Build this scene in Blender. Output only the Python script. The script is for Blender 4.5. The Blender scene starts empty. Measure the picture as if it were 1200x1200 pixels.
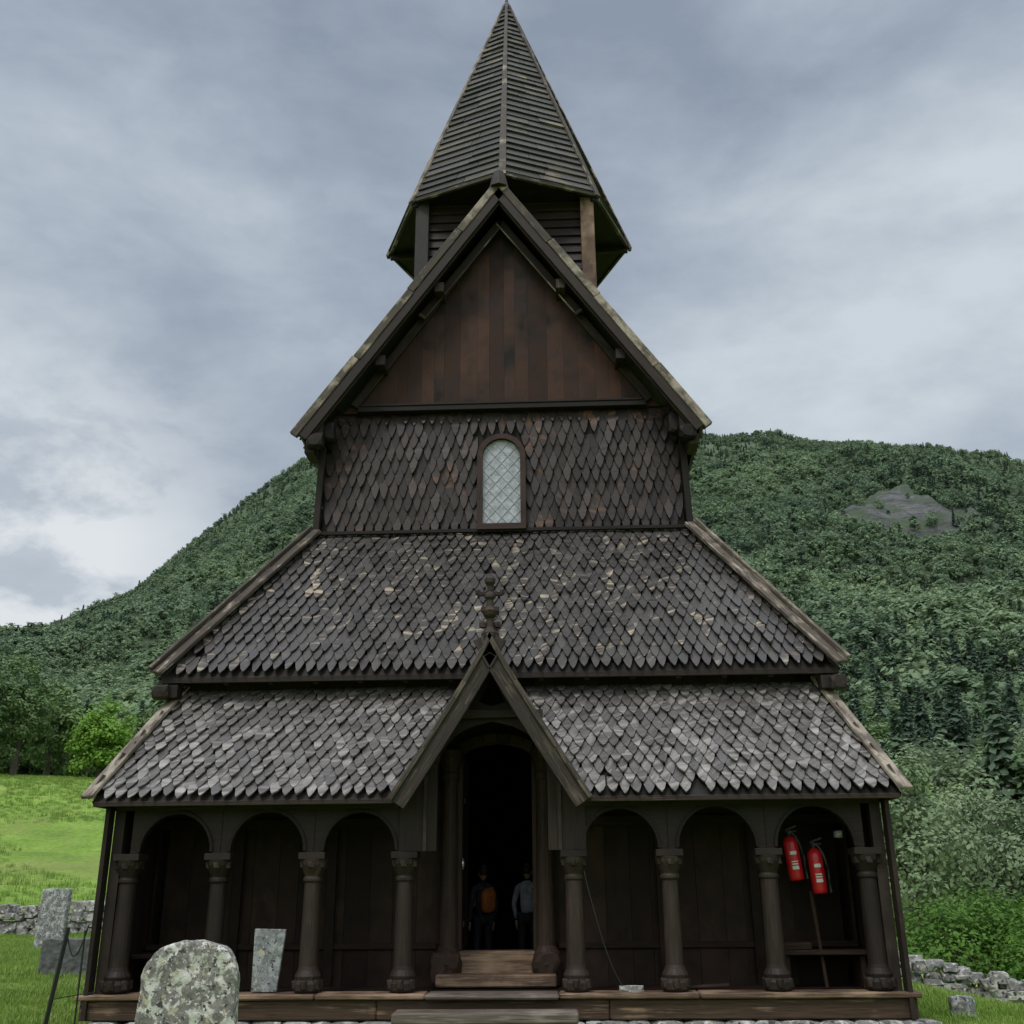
import bpy, math, random
from mathutils import Vector, Matrix, noise
random.seed(7)
V=Vector
scene=bpy.context.scene
scene.view_settings.view_transform='Standard'
scene.view_settings.look='None'
scene.view_settings.exposure=0
R=random.random
def U(a,b): return a+(b-a)*random.random()
def sm(a,b,x):
    t=max(0,min(1,(x-a)/(b-a))); return t*t*(3-2*t)
def lerp(a,b,t): return a+(b-a)*t

# ---------------------------------------------------------------- materials
def newmat(name):
    m=bpy.data.materials.new(name); m.use_nodes=True
    nt=m.node_tree; nt.nodes.clear()
    out=nt.nodes.new('ShaderNodeOutputMaterial'); b=nt.nodes.new('ShaderNodeBsdfPrincipled')
    nt.links.new(b.outputs[0],out.inputs[0])
    return m,nt,b
def ramp(nt,fac,stops):
    r=nt.nodes.new('ShaderNodeValToRGB'); el=r.color_ramp.elements
    while len(el)<len(stops): el.new(0.5)
    for e,(p,c) in zip(el,stops):
        e.position=p; e.color=(c[0],c[1],c[2],1) if not isinstance(c,(int,float)) else (c,c,c,1)
    nt.links.new(fac,r.inputs[0]); return r.outputs[0]
def noisen(nt,vec,scale,detail=4,rough=.6,dist=0):
    n=nt.nodes.new('ShaderNodeTexNoise'); n.inputs['Scale'].default_value=scale
    n.inputs['Detail'].default_value=detail; n.inputs['Roughness'].default_value=rough
    n.inputs['Distortion'].default_value=dist
    if vec is not None: nt.links.new(vec,n.inputs['Vector'])
    return n.outputs[0]
def mapn(nt,vec,scale):
    m=nt.nodes.new('ShaderNodeMapping'); m.inputs['Scale'].default_value=scale
    nt.links.new(vec,m.inputs[0]); return m.outputs[0]
def mix(nt,fac,a,b,mode='MIX'):
    m=nt.nodes.new('ShaderNodeMix'); m.data_type='RGBA'; m.blend_type=mode
    for s,v in ((m.inputs[0],fac),(m.inputs[6],a),(m.inputs[7],b)):
        if isinstance(v,(int,float)): s.default_value=v
        elif isinstance(v,tuple): s.default_value=(v[0],v[1],v[2],1)
        else: nt.links.new(v,s)
    return m.outputs[2]
def mathn(nt,op,a,b=0.0,clamp=False):
    m=nt.nodes.new('ShaderNodeMath'); m.operation=op; m.use_clamp=clamp
    for s,v in ((m.inputs[0],a),(m.inputs[1],b)):
        if isinstance(v,(int,float)): s.default_value=v
        else: nt.links.new(v,s)
    return m.outputs[0]
def bump(nt,b,h,strength=.5,dist=.01):
    bp=nt.nodes.new('ShaderNodeBump'); bp.inputs['Strength'].default_value=strength; bp.inputs['Distance'].default_value=dist
    nt.links.new(h,bp.inputs['Height']); nt.links.new(bp.outputs[0],b.inputs['Normal'])
def attr(nt,name):
    a=nt.nodes.new('ShaderNodeAttribute'); a.attribute_name=name; return a
def geo_pos(nt):
    return nt.nodes.new('ShaderNodeNewGeometry').outputs['Position']

def wood(name,dark,mid,worn,worn_lo=.6,worn_hi=.75,rough=.6,grain=(45,2.2),rndamt=.5,patch=None,bs=.5,spec=.2,streak=(9,.9),pamt=.45):
    m,nt,b=newmat(name)
    uv=nt.nodes.new('ShaderNodeUVMap'); uv.uv_map='UVMap'
    v=mapn(nt,uv.outputs[0],(grain[0],grain[1],1))
    g=noisen(nt,v,1,6,.65,.3)
    v2=mapn(nt,uv.outputs[0],(streak[0],streak[1],1)); g2=noisen(nt,v2,1,4,.6)
    rn=attr(nt,'rnd').outputs['Fac']
    c=ramp(nt,g,[(.3,dark),(.7,mid)])
    k=mathn(nt,'ADD',mathn(nt,'MULTIPLY',rn,rndamt*1.6),1-rndamt*.8)
    kk=nt.nodes.new('ShaderNodeCombineColor')
    for i in range(3): nt.links.new(k,kk.inputs[i])
    c=mix(nt,1.0,c,kk.outputs[0],'MULTIPLY')
    s=mathn(nt,'ADD',mathn(nt,'MULTIPLY',g2,.56),mathn(nt,'MULTIPLY',g,.32))
    s=mathn(nt,'ADD',s,mathn(nt,'MULTIPLY',rn,.12))
    pn=noisen(nt,geo_pos(nt),patch or .9,3,.6)
    s=mathn(nt,'ADD',s,mathn(nt,'MULTIPLY',mathn(nt,'SUBTRACT',pn,.5),pamt))
    w=ramp(nt,s,[(worn_lo,0.0),(worn_hi,1.0)])
    c=mix(nt,w,c,worn)
    nt.links.new(c,b.inputs['Base Color'])
    rr=ramp(nt,g,[(.3,max(.2,rough-.12)),(.7,min(1,rough+.15))])
    nt.links.new(rr,b.inputs['Roughness']); b.inputs['Specular IOR Level'].default_value=spec
    bump(nt,b,g,bs,.006)
    return m

M_dark =wood('tarred_wood',(.0125,.009,.0075),(.038,.0265,.021),(.115,.076,.052),.60,.80,.55,spec=.22,bs=.7)
M_black=wood('black_tarred_wood',(.008,.0066,.006),(.023,.018,.0155),(.055,.041,.032),.66,.9,.55,spec=.18)
M_gable=wood('gable_boards',(.024,.0125,.009),(.068,.032,.0215),(.014,.0108,.0095),.50,.66,.6,rndamt=.45,patch=.8,spec=.16,bs=.8,pamt=.6)
M_inner=wood('gallery_boards',(.009,.0066,.0055),(.034,.021,.0155),(.075,.044,.028),.60,.85,.65,rndamt=.5,spec=.12,bs=.8)
M_verge=wood('weathered_verge_wood',(.042,.033,.027),(.13,.106,.085),(.33,.285,.23),.49,.62,.65,patch=2.5,streak=(14,3),bs=.9)
M_sill =wood('sill_wood',(.038,.024,.017),(.13,.082,.055),(.33,.23,.155),.50,.72,.65,patch=2,bs=.8)
M_wallsh=wood('wall_shingle',(.014,.0105,.0095),(.043,.031,.027),(.15,.07,.038),.59,.71,.48,rndamt=.5,patch=1.1,spec=.26,streak=(18,3),bs=.8)
M_mid  =wood('mid_roof_shingle',(.022,.0195,.0185),(.073,.065,.060),(.36,.295,.21),.575,.665,.46,rndamt=.35,patch=1.7,spec=.36,streak=(36,4),pamt=.26,bs=.9)
M_low  =wood('low_roof_shingle',(.048,.043,.040),(.150,.137,.130),(.32,.30,.28),.51,.69,.45,rndamt=.28,patch=.9,spec=.42,streak=(30,4),pamt=.26,bs=.9)
M_spire=wood('spire_boards',(.022,.020,.0185),(.078,.071,.065),(.25,.195,.135),.60,.72,.55,rndamt=.5,streak=(8,.7))

def simple(name,col,rough=.5,metal=0,nz=None,bmp=0):
    m,nt,b=newmat(name)
    if nz:
        n=noisen(nt,geo_pos(nt),nz,6,.65)
        c=ramp(nt,n,[(.3,tuple(x*.55 for x in col)),(.7,tuple(min(1,x*1.35) for x in col))])
        nt.links.new(c,b.inputs['Base Color'])
        if bmp: bump(nt,b,n,bmp,.02)
    else: b.inputs['Base Color'].default_value=(*col,1)
    b.inputs['Roughness'].default_value=rough; b.inputs['Metallic'].default_value=metal
    return m
M_slate=simple('slate_stone',(.085,.09,.09),.6,0,9,.4)
M_red=simple('extinguisher_red_paint',(.55,.015,.02),.3)
M_blk=simple('black_rubber',(.012,.012,.012),.45)
M_metal=simple('dull_metal',(.4,.4,.4),.35,.9)
M_label=simple('label_white',(.75,.73,.7),.5)
M_iron=simple('iron',(.02,.02,.02),.5,.5)

def lichen_mat(name,base,spot,lo,hi,sc=9):
    m,nt,b=newmat(name); p=geo_pos(nt)
    n=noisen(nt,p,18,8,.7); c=ramp(nt,n,[(.3,tuple(x*.5 for x in base)),(.7,tuple(x*1.3 for x in base))])
    w=ramp(nt,noisen(nt,p,sc,5,.62,.5),[(lo,0.0),(hi,1.0)])
    c=mix(nt,w,c,spot)
    n3=noisen(nt,p,sc*2.7,3,.5); w3=ramp(nt,n3,[(.60,0.0),(.64,1.0)])
    c=mix(nt,w3,c,(.05,.05,.045))
    n5=noisen(nt,p,sc*3.5,4,.6); w5=ramp(nt,n5,[(.60,0.0),(.63,1.0)])
    c=mix(nt,w5,c,tuple(min(1,x*1.15) for x in spot))
    n4=noisen(nt,p,sc*1.7,3,.5,.3); w4=ramp(nt,n4,[(.63,0.0),(.67,1.0)])
    c=mix(nt,w4,c,(.38,.35,.24))
    nt.links.new(c,b.inputs['Base Color']); b.inputs['Roughness'].default_value=.9
    bump(nt,b,n,.9,.02); return m
M_lich=lichen_mat('lichen_gravestone',(.20,.19,.175),(.52,.52,.475),.50,.56,11)
M_lich2=lichen_mat('old_gravestone',(.18,.19,.19),(.38,.39,.385),.5,.6,8)
M_rock=lichen_mat('field_stone',(.22,.215,.205),(.46,.46,.44),.52,.6,3)
M_step=wood('worn_step_wood',(.055,.044,.036),(.17,.14,.115),(.30,.27,.235),.52,.74,.8,patch=2)

def leafmat(name,c1,c2,c3,nscale=.02,trans=.25,wr=.35,wo=.45,wp=1.0,hi=.95):
    m,nt,b=newmat(name)
    oi=nt.nodes.new('ShaderNodeObjectInfo')
    pn=noisen(nt,oi.outputs['Location'],nscale,4,.6)
    rn=attr(nt,'rnd').outputs['Fac']
    s=mathn(nt,'ADD',mathn(nt,'MULTIPLY',oi.outputs['Random'],wo),mathn(nt,'MULTIPLY',rn,wr))
    s=mathn(nt,'ADD',s,mathn(nt,'MULTIPLY',mathn(nt,'SUBTRACT',pn,.4),wp),True)
    c=ramp(nt,s,[(.05,c1),(.45,c2),(hi,c3)])
    nt.links.new(c,b.inputs['Base Color']); b.inputs['Roughness'].default_value=.65
    b.inputs['Specular IOR Level'].default_value=.15
    if trans:
        t=nt.nodes.new('ShaderNodeBsdfTranslucent'); nt.links.new(c,t.inputs[0])
        mx=nt.nodes.new('ShaderNodeMixShader'); mx.inputs[0].default_value=trans
        out=[n for n in nt.nodes if n.type=='OUTPUT_MATERIAL'][0]
        nt.links.new(b.outputs[0],mx.inputs[1]); nt.links.new(t.outputs[0],mx.inputs[2]); nt.links.new(mx.outputs[0],out.inputs[0])
    return m
M_far=leafmat('hazy_hillside_foliage',(.105,.160,.108),(.175,.255,.145),(.28,.37,.20),.010,.35,wr=.22,wo=.40,wp=1.6)  # greens lightened and shifted to blue, so the colour holds the distance haze
M_spr=leafmat('spruce_foliage',(.058,.095,.072),(.085,.13,.088),(.12,.175,.105),.02,.25)
M_birch=leafmat('birch_foliage',(.08,.14,.058),(.135,.215,.080),(.20,.29,.10),.05)
M_bright=leafmat('bright_bush_foliage',(.06,.13,.025),(.11,.22,.038),(.17,.32,.055),.1,.35)
M_round=leafmat('young_birch_foliage',(.09,.18,.03),(.15,.28,.045),(.21,.37,.06),.1,.35)
M_willow=leafmat('willow_foliage',(.12,.175,.10),(.19,.26,.145),(.28,.35,.20),.1,.3)
M_bark=simple('bark',(.10,.085,.07),.9,0,6,.5)

# ---------------------------------------------------------------- mesh builder
class MB:
    def __init__(s): s.v=[];s.f=[];s.uv=[];s.r=[];s.mi=[]
    def add(s,pts,faces,L=V((0,0,1)),rnd=None,mi=0):
        L=L.normalized(); A=L.orthogonal().normalized(); B=L.cross(A)
        o1,o2=U(0,50),U(0,50); n=len(s.v); r=R() if rnd is None else rnd
        s.v+= [tuple(p) for p in pts]
        uv=[(p.dot(A)+p.dot(B)*.9+o1,p.dot(L)+o2) for p in pts]
        for f in faces:
            s.f.append([n+i for i in f]); s.uv+=[uv[i] for i in f]; s.r.append(r); s.mi.append(mi)
    def beam(s,p0,p1,w,h,up=V((0,0,1)),rnd=None,w1=None,h1=None,mi=0):
        p0=V(p0);p1=V(p1);L=(p1-p0).normalized(); S=L.cross(V(up))
        if S.length<1e-4: S=L.cross(V((0,1,0)))
        S.normalize(); T=S.cross(L).normalized()
        w1=w if w1 is None else w1; h1=h if h1 is None else h1
        pts=[p0+S*a*w/2+T*b*h/2 for a,b in((-1,-1),(1,-1),(1,1),(-1,1))]+[p1+S*a*w1/2+T*b*h1/2 for a,b in((-1,-1),(1,-1),(1,1),(-1,1))]
        s.add(pts,[(3,2,1,0),(4,5,6,7),(0,1,5,4),(1,2,6,5),(2,3,7,6),(3,0,4,7)],L,rnd,mi)
    def box(s,a,b,L=V((0,0,1)),rnd=None,mi=0):
        x0,y0,z0=a;x1,y1,z1=b
        pts=[V(p) for p in((x0,y0,z0),(x1,y0,z0),(x1,y1,z0),(x0,y1,z0),(x0,y0,z1),(x1,y0,z1),(x1,y1,z1),(x0,y1,z1))]
        s.add(pts,[(3,2,1,0),(4,5,6,7),(0,1,5,4),(1,2,6,5),(2,3,7,6),(3,0,4,7)],L,rnd,mi)
    def lathe(s,prof,c,seg=20,axis=V((0,0,1)),rnd=None,mi=0,squash=1):
        axis=axis.normalized(); c=V(c)
        A=axis.orthogonal().normalized(); B=axis.cross(A); pts=[]
        if abs(axis.z)>.99: A=V((1,0,0)); B=V((0,1,0))
        for r,z in prof:
            for i in range(seg):
                a=2*math.pi*i/seg; pts.append(c+axis*z+A*r*math.cos(a)+B*r*math.sin(a)*squash)
        fs=[]
        for j in range(len(prof)-1):
            for i in range(seg):
                k=(i+1)%seg; fs.append((j*seg+i,j*seg+k,(j+1)*seg+k,(j+1)*seg+i))
        fs.append(tuple(range(seg))[::-1]); fs.append(tuple((len(prof)-1)*seg+i for i in range(seg)))
        s.add(pts,fs,axis,rnd,mi)
    def prism(s,poly,d,L=V((0,0,1)),rnd=None,mi=0):
        n=len(poly); d=V(d); pts=[V(p) for p in poly]+[V(p)+d for p in poly]
        fs=[tuple(range(n)),tuple(range(2*n-1,n-1,-1))]+[(i,i+n,(i+1)%n+n,(i+1)%n) for i in range(n)]
        s.add(pts,fs,L,rnd,mi)
    def rock(s,c,rad,sub=2,jit=.35,rnd=None,mi=0,seed=None):
        pts,fs=ICO[sub]; c=V(c); o=V((U(0,99),U(0,99),U(0,99))); n=[]
        for p in pts:
            k=1+jit*noise.noise(p*1.3+o)*1.6
            q=V((max(-.72,min(.72,p.x*k)),max(-.72,min(.72,p.y*k)),max(-.62,min(.62,p.z*k))))
            n.append(c+V((q.x*rad[0],q.y*rad[1],q.z*rad[2]))*1.25)
        s.add(n,fs,V((0,0,1)),rnd,mi)
    def obj(s,name,mats,parent=None,bevel=0,smooth=False,recalc=False):
        me=bpy.data.meshes.new(name); me.from_pydata(s.v,[],s.f)
        uvl=me.uv_layers.new(name='UVMap'); flat=[c for u in s.uv for c in u]; uvl.data.foreach_set('uv',flat)
        a=me.attributes.new('rnd','FLOAT','FACE'); a.data.foreach_set('value',s.r)
        if not isinstance(mats,(list,tuple)): mats=[mats]
        for m in mats: me.materials.append(m)
        me.polygons.foreach_set('material_index',s.mi)
        if smooth: me.polygons.foreach_set('use_smooth',[True]*len(s.f))
        me.update()
        o=bpy.data.objects.new(name,me); scene.collection.objects.link(o)
        if bevel:
            b=o.modifiers.new('bevel','BEVEL'); b.width=bevel; b.segments=1; b.limit_method='ANGLE'; b.angle_limit=math.radians(40)
        if parent: o.parent=parent
        return o
import bmesh
ICO={}
for sub in (1,2,3):
    bm=bmesh.new(); bmesh.ops.create_icosphere(bm,subdivisions=sub,radius=1)
    bm.verts.ensure_lookup_table(); ICO[sub]=([v.co.copy() for v in bm.verts],[tuple(v.index for v in f.verts) for f in bm.faces]); bm.free()
def empty(name,loc=(0,0,0)):
    e=bpy.data.objects.new(name,None); e.location=loc; e.empty_display_size=.3; scene.collection.objects.link(e); return e

# ---------------------------------------------------------------- camera
CAM=V((.77,-12.7,1.6)); yaw=math.radians(2.3); pit=math.radians(20); rol=.008
fw=V((-math.sin(yaw)*math.cos(pit),math.cos(yaw)*math.cos(pit),math.sin(pit)))
rt=V((math.cos(yaw),math.sin(yaw),0)); up=rt.cross(fw)
r2=rt*math.cos(rol)-up*math.sin(rol); u2=up*math.cos(rol)+rt*math.sin(rol)
cd=bpy.data.cameras.new('camera'); cam=bpy.data.objects.new('camera',cd); scene.collection.objects.link(cam)
mw=Matrix((r2,u2,-fw)).transposed().to_4x4(); mw.translation=CAM; cam.matrix_world=mw
cd.sensor_width=36; cd.lens=36; cd.clip_start=.1; cd.clip_end=6000; scene.camera=cam

# ================================================================ CHURCH
CH=empty('stave_church')
def shingle(mb,P,Ud,Vd,N,w,l,t,lift,tip,rnd=None):
    rot=U(-.035,.035); Uu=(Ud*math.cos(rot)+Vd*math.sin(rot)); Vv=(Vd*math.cos(rot)-Ud*math.sin(rot))
    h=w/2; cu=U(-.010,.010)
    ol=[(-h*.96,l),(-h,tip),(-h*.60,tip*.40),(cu-h*.10,0),(cu+h*.10,0),(h*.60,tip*.40),(h,tip),(h*.96,l)]
    top=[];bot=[]; tw=U(-.007,.007)
    for a,b in ol:
        k=1-b/l
        top.append(P+Uu*a+Vv*b+N*(t*.3+(lift+t*.7)*k+tw*a/h)); bot.append(P+Uu*a+Vv*b+N*(lift*k-t*.2+tw*a/h))
    n=len(ol); fs=[tuple(range(n))]+[(i,(i+1)%n,(i+1)%n+n,i+n) for i in range(n)]
    mb.add(top+bot,fs+[tuple(range(2*n-1,n-1,-1))],Vd,rnd)
def field(mb,O,Ud,Vd,N,u0,u1,slope,w,e,l,t=.018,lift=.03,tip=.12,skip=None):
    O=V(O);Ud=V(Ud).normalized();Vd=V(Vd).normalized();N=V(N).normalized()
    nr=int(slope/e)+1; so=U(0,90)
    for j in range(nr):
        v=j*e
        if v>slope-.02: break
        a,b=u0(v),u1(v); n=int((b-a)/w)+2; st=math.floor(a/w)*w+(w/2 if j%2 else 0)
        for i in range(-1,n+1):
            u=st+i*w
            if u-w*.42<a or u+w*.42>b: continue
            wv=noise.noise(V((u*.9,v*.9+so,j*.35)))*.024; wn=noise.noise(V((u*.7+so,v*.7,4)))*.025
            P=O+Ud*(u+U(-.006,.006))+Vd*(v+wv+U(-.012,.012))+N*max(-.005,wn)
            if skip and skip(P): continue
            ll=min(l,slope-v+.02)
            if R()<.004: continue
            shingle(mb,P,Ud,Vd,N,w*U(.84,.95),ll,t*U(.8,1.2),lift*U(.5,1.9),tip*U(.8,1.1))

YB=11.0
lo_e=V((0,-.4,2.57)); lo_t=V((0,1.0,4.09)); vd=(lo_t-lo_e); sl=vd.length; vdn=vd/sl
def in_dormer(P):
    hw=1.17*(4.47-P.z)/1.92
    return abs(P.x)<hw-.05 and P.y>-.6
LW,LE=.142,.158
mb=MB()
field(mb,lo_e,(1,0,0),vdn,V((1,0,0)).cross(vdn),lambda v:-4.74+.52*v/sl,lambda v:4.74-.52*v/sl,sl,LW,LE,.32,lift=.034,tip=.155,skip=in_dormer)
for sx in(-1,1):
    a=V((sx*4.75,0,2.57)); b=V((sx*4.23,0,4.09)); d=(b-a); s2=d.length; d=d/s2
    Ud=V((0,1,0)); N=Ud.cross(d); N=N if N.x*sx>0 else -N
    field(mb,a,Ud,d,N,lambda v:-.38+1.4*v/s2,lambda v:YB,s2,LW,LE,.32,lift=.034,tip=.155)
mb.obj('lower_roof_shingles',M_low,CH)
mb=MB()
def quadslab(mb,a,b,c,d,th):
    a,b,c,d=map(V,(a,b,c,d)); n=(b-a).cross(d-a).normalized()*th
    mb.prism([a,b,c,d],-n,L=(d-a))
quadslab(mb,(-4.72,-.37,2.55),(-1.12,-.37,2.55),(-.24,1.0,4.06),(-4.2,1.0,4.06),.04)
quadslab(mb,(1.12,-.37,2.55),(4.72,-.37,2.55),(4.2,1.0,4.06),(.24,1.0,4.06),.04)
for sx in(-1,1):
    p=[(sx*4.73,-.36,2.555),(sx*4.73,YB,2.555),(sx*4.21,YB,4.06),(sx*4.21,1.02,4.06)]
    if sx<0: p=[p[1],p[0],p[3],p[2]]
    quadslab(mb,*p,.04)
quadslab(mb,(-4.49,.68,4.22),(4.49,.68,4.22),(2.9,2.44,6.72),(-2.9,2.44,6.72),.04)
for sx in(-1,1):
    p=[(sx*4.495,.69,4.225),(sx*4.495,YB,4.225),(sx*2.91,YB,6.725),(sx*2.91,2.46,6.725)]
    if sx<0: p=[p[1],p[0],p[3],p[2]]
    quadslab(mb,*p,.04)
mb.obj('roof_decks',M_black,CH)
me_=V((0,.65,4.24)); mt=V((0,2.45,6.76)); d=mt-me_; sl2=d.length; dn=d/sl2
mb=MB()
field(mb,me_,(1,0,0),dn,V((1,0,0)).cross(dn),lambda v:-4.51+1.59*v/sl2,lambda v:4.51-1.59*v/sl2,sl2,.146,.19,.38,lift=.036,tip=.19)
for sx in(-1,1):
    a=V((sx*4.52,0,4.24)); b=V((sx*2.93,0,6.76)); d=(b-a); s3=d.length; d=d/s3; Ud=V((0,1,0)); N=Ud.cross(d); N=N if N.x*sx>0 else -N
    field(mb,a,Ud,d,N,lambda v:.67+1.8*v/s3,lambda v:YB,s3,.146,.19,.38,lift=.036,tip=.19)
mb.obj('middle_roof_shingles',M_mid,CH)
mb=MB()
def hip(a,b,w,t,outx):
    a=V(a);b=V(b); mb.beam(a,b,w,t,up=V((outx*.25,-.75,.8)))
for sx in(-1,1):
    hip((sx*4.76,-.46,2.60),(sx*4.24,.98,4.16),.17,.05,sx)
    hip((sx*4.51,.55,4.27),(sx*2.93,2.38,6.85),.24,.055,sx)
    hip((sx*4.58,.545,4.33),(sx*3.00,2.375,6.91),.06,.06,sx)
mb.obj('hip_boards',M_verge,CH,bevel=.008)
mb=MB()
mb.beam((-4.7,-.36,2.53),(-1.1,-.36,2.53),.05,.06); mb.beam((1.1,-.36,2.53),(4.7,-.36,2.53),.05,.06)
mb.beam((-4.46,.70,4.19),(4.46,.70,4.19),.05,.08)
for sx in(-1,1):
    mb.beam((sx*4.68,-.3,2.53),(sx*4.68,YB,2.53),.05,.06); mb.beam((sx*4.45,.7,4.19),(sx*4.45,YB,4.19),.05,.08)
x=-4.2
while x<4.3:
    mb.beam((x,.72,4.15),(x,1.05,4.6),.07,.09); x+=.6
for sx in (-1,1):
    mb.box((sx*4.32-.11,.62,3.95),(sx*4.32+.11,1.1,4.12),L=V((0,1,0)))
    mb.rock((sx*4.42,.62,4.02),(.12,.10,.12),2,.3)
mb.obj('eave_boards',M_dark,CH,bevel=.006)

# ---- gallery front
mb=MB()
x=-4.65
while x<4.6:
    w=U(.22,.5); mb.rock((x+w/2,-.04+U(-.03,.03),.07),(w/2*1.1,.16,.14),2,.25); x+=w*.95
for sx in(-1,1):
    y=.2
    while y<YB:
        w=U(.25,.5); mb.rock((sx*4.55,y+w/2,.07),(.16,w/2*1.1,.14),2,.25); y+=w
mb.obj('foundation_stones',M_rock,CH,smooth=False)
mb=MB()
for a,b in((-4.68,-1.3),(-1.295,1.3),(1.305,4.68)):
    mb.box((a,-.13,.19),(b,.10,.40),L=V((1,0,0)),rnd=.1)
for a,b in((-4.72,-2.0),(-1.99,-.75),(.75,2.3),(2.31,4.72)):
    mb.box((a,-.19,.402),(b,.17,.462),L=V((1,0,0)),rnd=U(.5,.9))
for sx in(-1,1): mb.box((sx*4.55-.12,.105,.19),(sx*4.55+.12,YB,.44),L=V((0,1,0)))
mb.box((-.55,.80,.46),(.55,1.12,.84),L=V((1,0,0)),rnd=.9)
mb.box((-.72,.55,.46),(.72,.79,.60),L=V((1,0,0)),rnd=.6)
mb.obj('sill_and_steps',M_sill,CH,bevel=.015)
mb=MB()
mb.box((-.748,-.27,.404),(.748,.2,.458),L=V((1,0,0)),rnd=.4)
mb.box((-1.05,-.66,.20),(.95,-.28,.32),L=V((1,0,0)),rnd=.5)
mb.obj('entrance_step',M_step,CH,bevel=.02)
mb=MB()
y=.18
while y<.99:
    mb.box((-4.45,y,.38),(4.45,y+.19,.44+U(-.004,.004)),L=V((1,0,0))); y+=.2
mb.box((-4.0,1.15,.30),(4.0,YB-.1,.36),L=V((0,1,0)))
mb.obj('floor_boards',M_inner,CH)

cols=[-4.33,-3.24,-2.12,-1.03,.95,2.06,3.20,4.33]
mb=MB()
for i,cx in enumerate(cols):
    k=U(.95,1.06)
    mb.lathe([(.125,.462),(.155,.49),(.16,.56),(.14,.60),(.15,.64),(.118,.70),(.108*k,.74),(.103*k,1.2),(.097*k,1.64),(.115,1.66),(.115,1.69),(.098,1.71),(.12,1.76),(.155,1.84),(.165,1.90)],(cx,0,0),20)
    mb.box((cx-.155,-.15,1.90),(cx+.155,.15,1.975),rnd=.3)
    for k in range(6):
        a=k*math.pi/3+.5; mb.rock((cx+.135*math.cos(a),.135*math.sin(a),.55),(.05,.05,.08),1,.1)
        mb.rock((cx+.125*math.cos(a),.125*math.sin(a),1.84),(.045,.045,.06),1,.1)
mb.obj('gallery_columns',M_dark,CH,smooth=False,bevel=.004)
mb=MB(); mr=MB()
for a,b in [(0,1),(1,2),(2,3),(4,5),(5,6),(6,7)]:
    xa,xb=cols[a],cols[b]; cx=(xa+xb)/2; r=(xb-xa)/2-.105; zs=1.977; zt=2.56
    n=18
    pts=[(xa+.003,zs),(xa+.105,zs)]+[(cx-r*math.cos(math.pi*i/n),zs+r*1.02*math.sin(math.pi*i/n)) for i in range(1,n)]+[(xb-.105,zs),(xb-.003,zs)]
    bo=V((U(0,50),0,0))
    for i in range(len(pts)-1):
        (x0,z0),(x1,z1)=pts[i],pts[i+1]
        if x1-x0<1e-5: continue
        q=[V((x0,-.045,z0)),V((x1,-.045,z1)),V((x1,-.045,zt)),V((x0,-.045,zt))]
        q2=[p+V((0,.09,0)) for p in q]
        k0=len(mb.uv); mb.add(q+q2,[(0,1,2,3),(7,6,5,4),(0,4,5,1)],V((1,0,0)),.4)
        allp=q+q2; idx=[0,1,2,3,7,6,5,4,0,4,5,1]
        for t,ii in enumerate(idx): mb.uv[k0+t]=(allp[ii].z+bo.x,allp[ii].x)
    for i in range(1,len(pts)-2):
        (x0,z0),(x1,z1)=pts[i],pts[i+1]
        mr.beam((x0,-.055,z0+.02),(x1,-.055,z1+.02),.035,.03,up=V((0,-1,0)),rnd=.7)
for sx in(-1,1):
    mb.box((sx*4.49-.062,-.06,.462),(sx*4.49+.062,.06,2.56))
    mb.beam((sx*4.60,-.10,.2),(sx*4.60,-.10,2.5),.05,.16)
mb.box((-4.55,-.085,2.47),(-1.12,.0,2.53),L=V((1,0,0))); mb.box((1.04,-.085,2.47),(4.55,.0,2.53),L=V((1,0,0)))
mb.obj('arcade_boards',M_dark,CH); mr.obj('arch_mouldings',M_black,CH)

# ---- inner walls
mb=MB()
def boards_y(mb,x0,x1,y,z0,z1,bw,t=.05):
    x=x0
    while x<x1-.01:
        w=min(bw*U(.8,1.15),x1-x)
        mb.box((x,y+U(-.006,.006),z0),(x+w-.004,y+t,z1)); x+=w
boards_y(mb,-4.25,-.5,1.0,.3,4.6,.30); boards_y(mb,.5,4.25,1.0,.3,4.6,.30)
boards_y(mb,-.5,.5,1.0,3.35,4.6,.25)
def boards_x(mb,y0,y1,x,z0,z1,bw,t=.05):
    y=y0
    while y<y1-.01:
        w=min(bw*U(.8,1.15),y1-y); mb.box((x-t/2+U(-.005,.005),y,z0),(x+t/2,y+w-.004,z1)); y+=w
for sx in(-1,1):
    boards_x(mb,.06,YB,sx*4.47,.4,2.56,.26); boards_x(mb,1.06,YB,sx*4.22,2.56,4.6,.26)
    mb.box((sx*4.40-.02,1.06,.3),(sx*4.40+.02,YB-.06,2.6)); mb.box((sx*4.17-.02,1.07,2.5),(sx*4.17+.02,YB-.06,4.5))
boards_y(mb,-4.45,4.45,YB,.3,6.7,.3); mb.box((-4.4,YB-.05,.3),(4.4,YB-.01,6.7))
mb.box((-4.2,1.06,.3),(-.52,1.09,4.5)); mb.box((.52,1.06,.3),(4.2,1.09,4.5))
mb.obj('inner_walls',M_inner,CH)
mb=MB()
for a,b in((-4.4,-.75),(.75,4.4)):
    mb.box((a,.955,.86),(b,.992,.93),L=V((1,0,0)),rnd=.5); mb.box((a,.94,2.3),(b,.992,2.42),L=V((1,0,0)))
for x in(-3.3,-2.1,2.05,3.2): mb.box((x-.06,.93,.44),(x+.06,.993,4.0))
mb.box((3.35,.45,.80),(4.37,.93,.85),L=V((1,0,0)),rnd=.9); mb.box((3.4,.5,.44),(3.46,.9,.80)); mb.box((4.28,.5,.44),(4.34,.9,.80))
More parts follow.
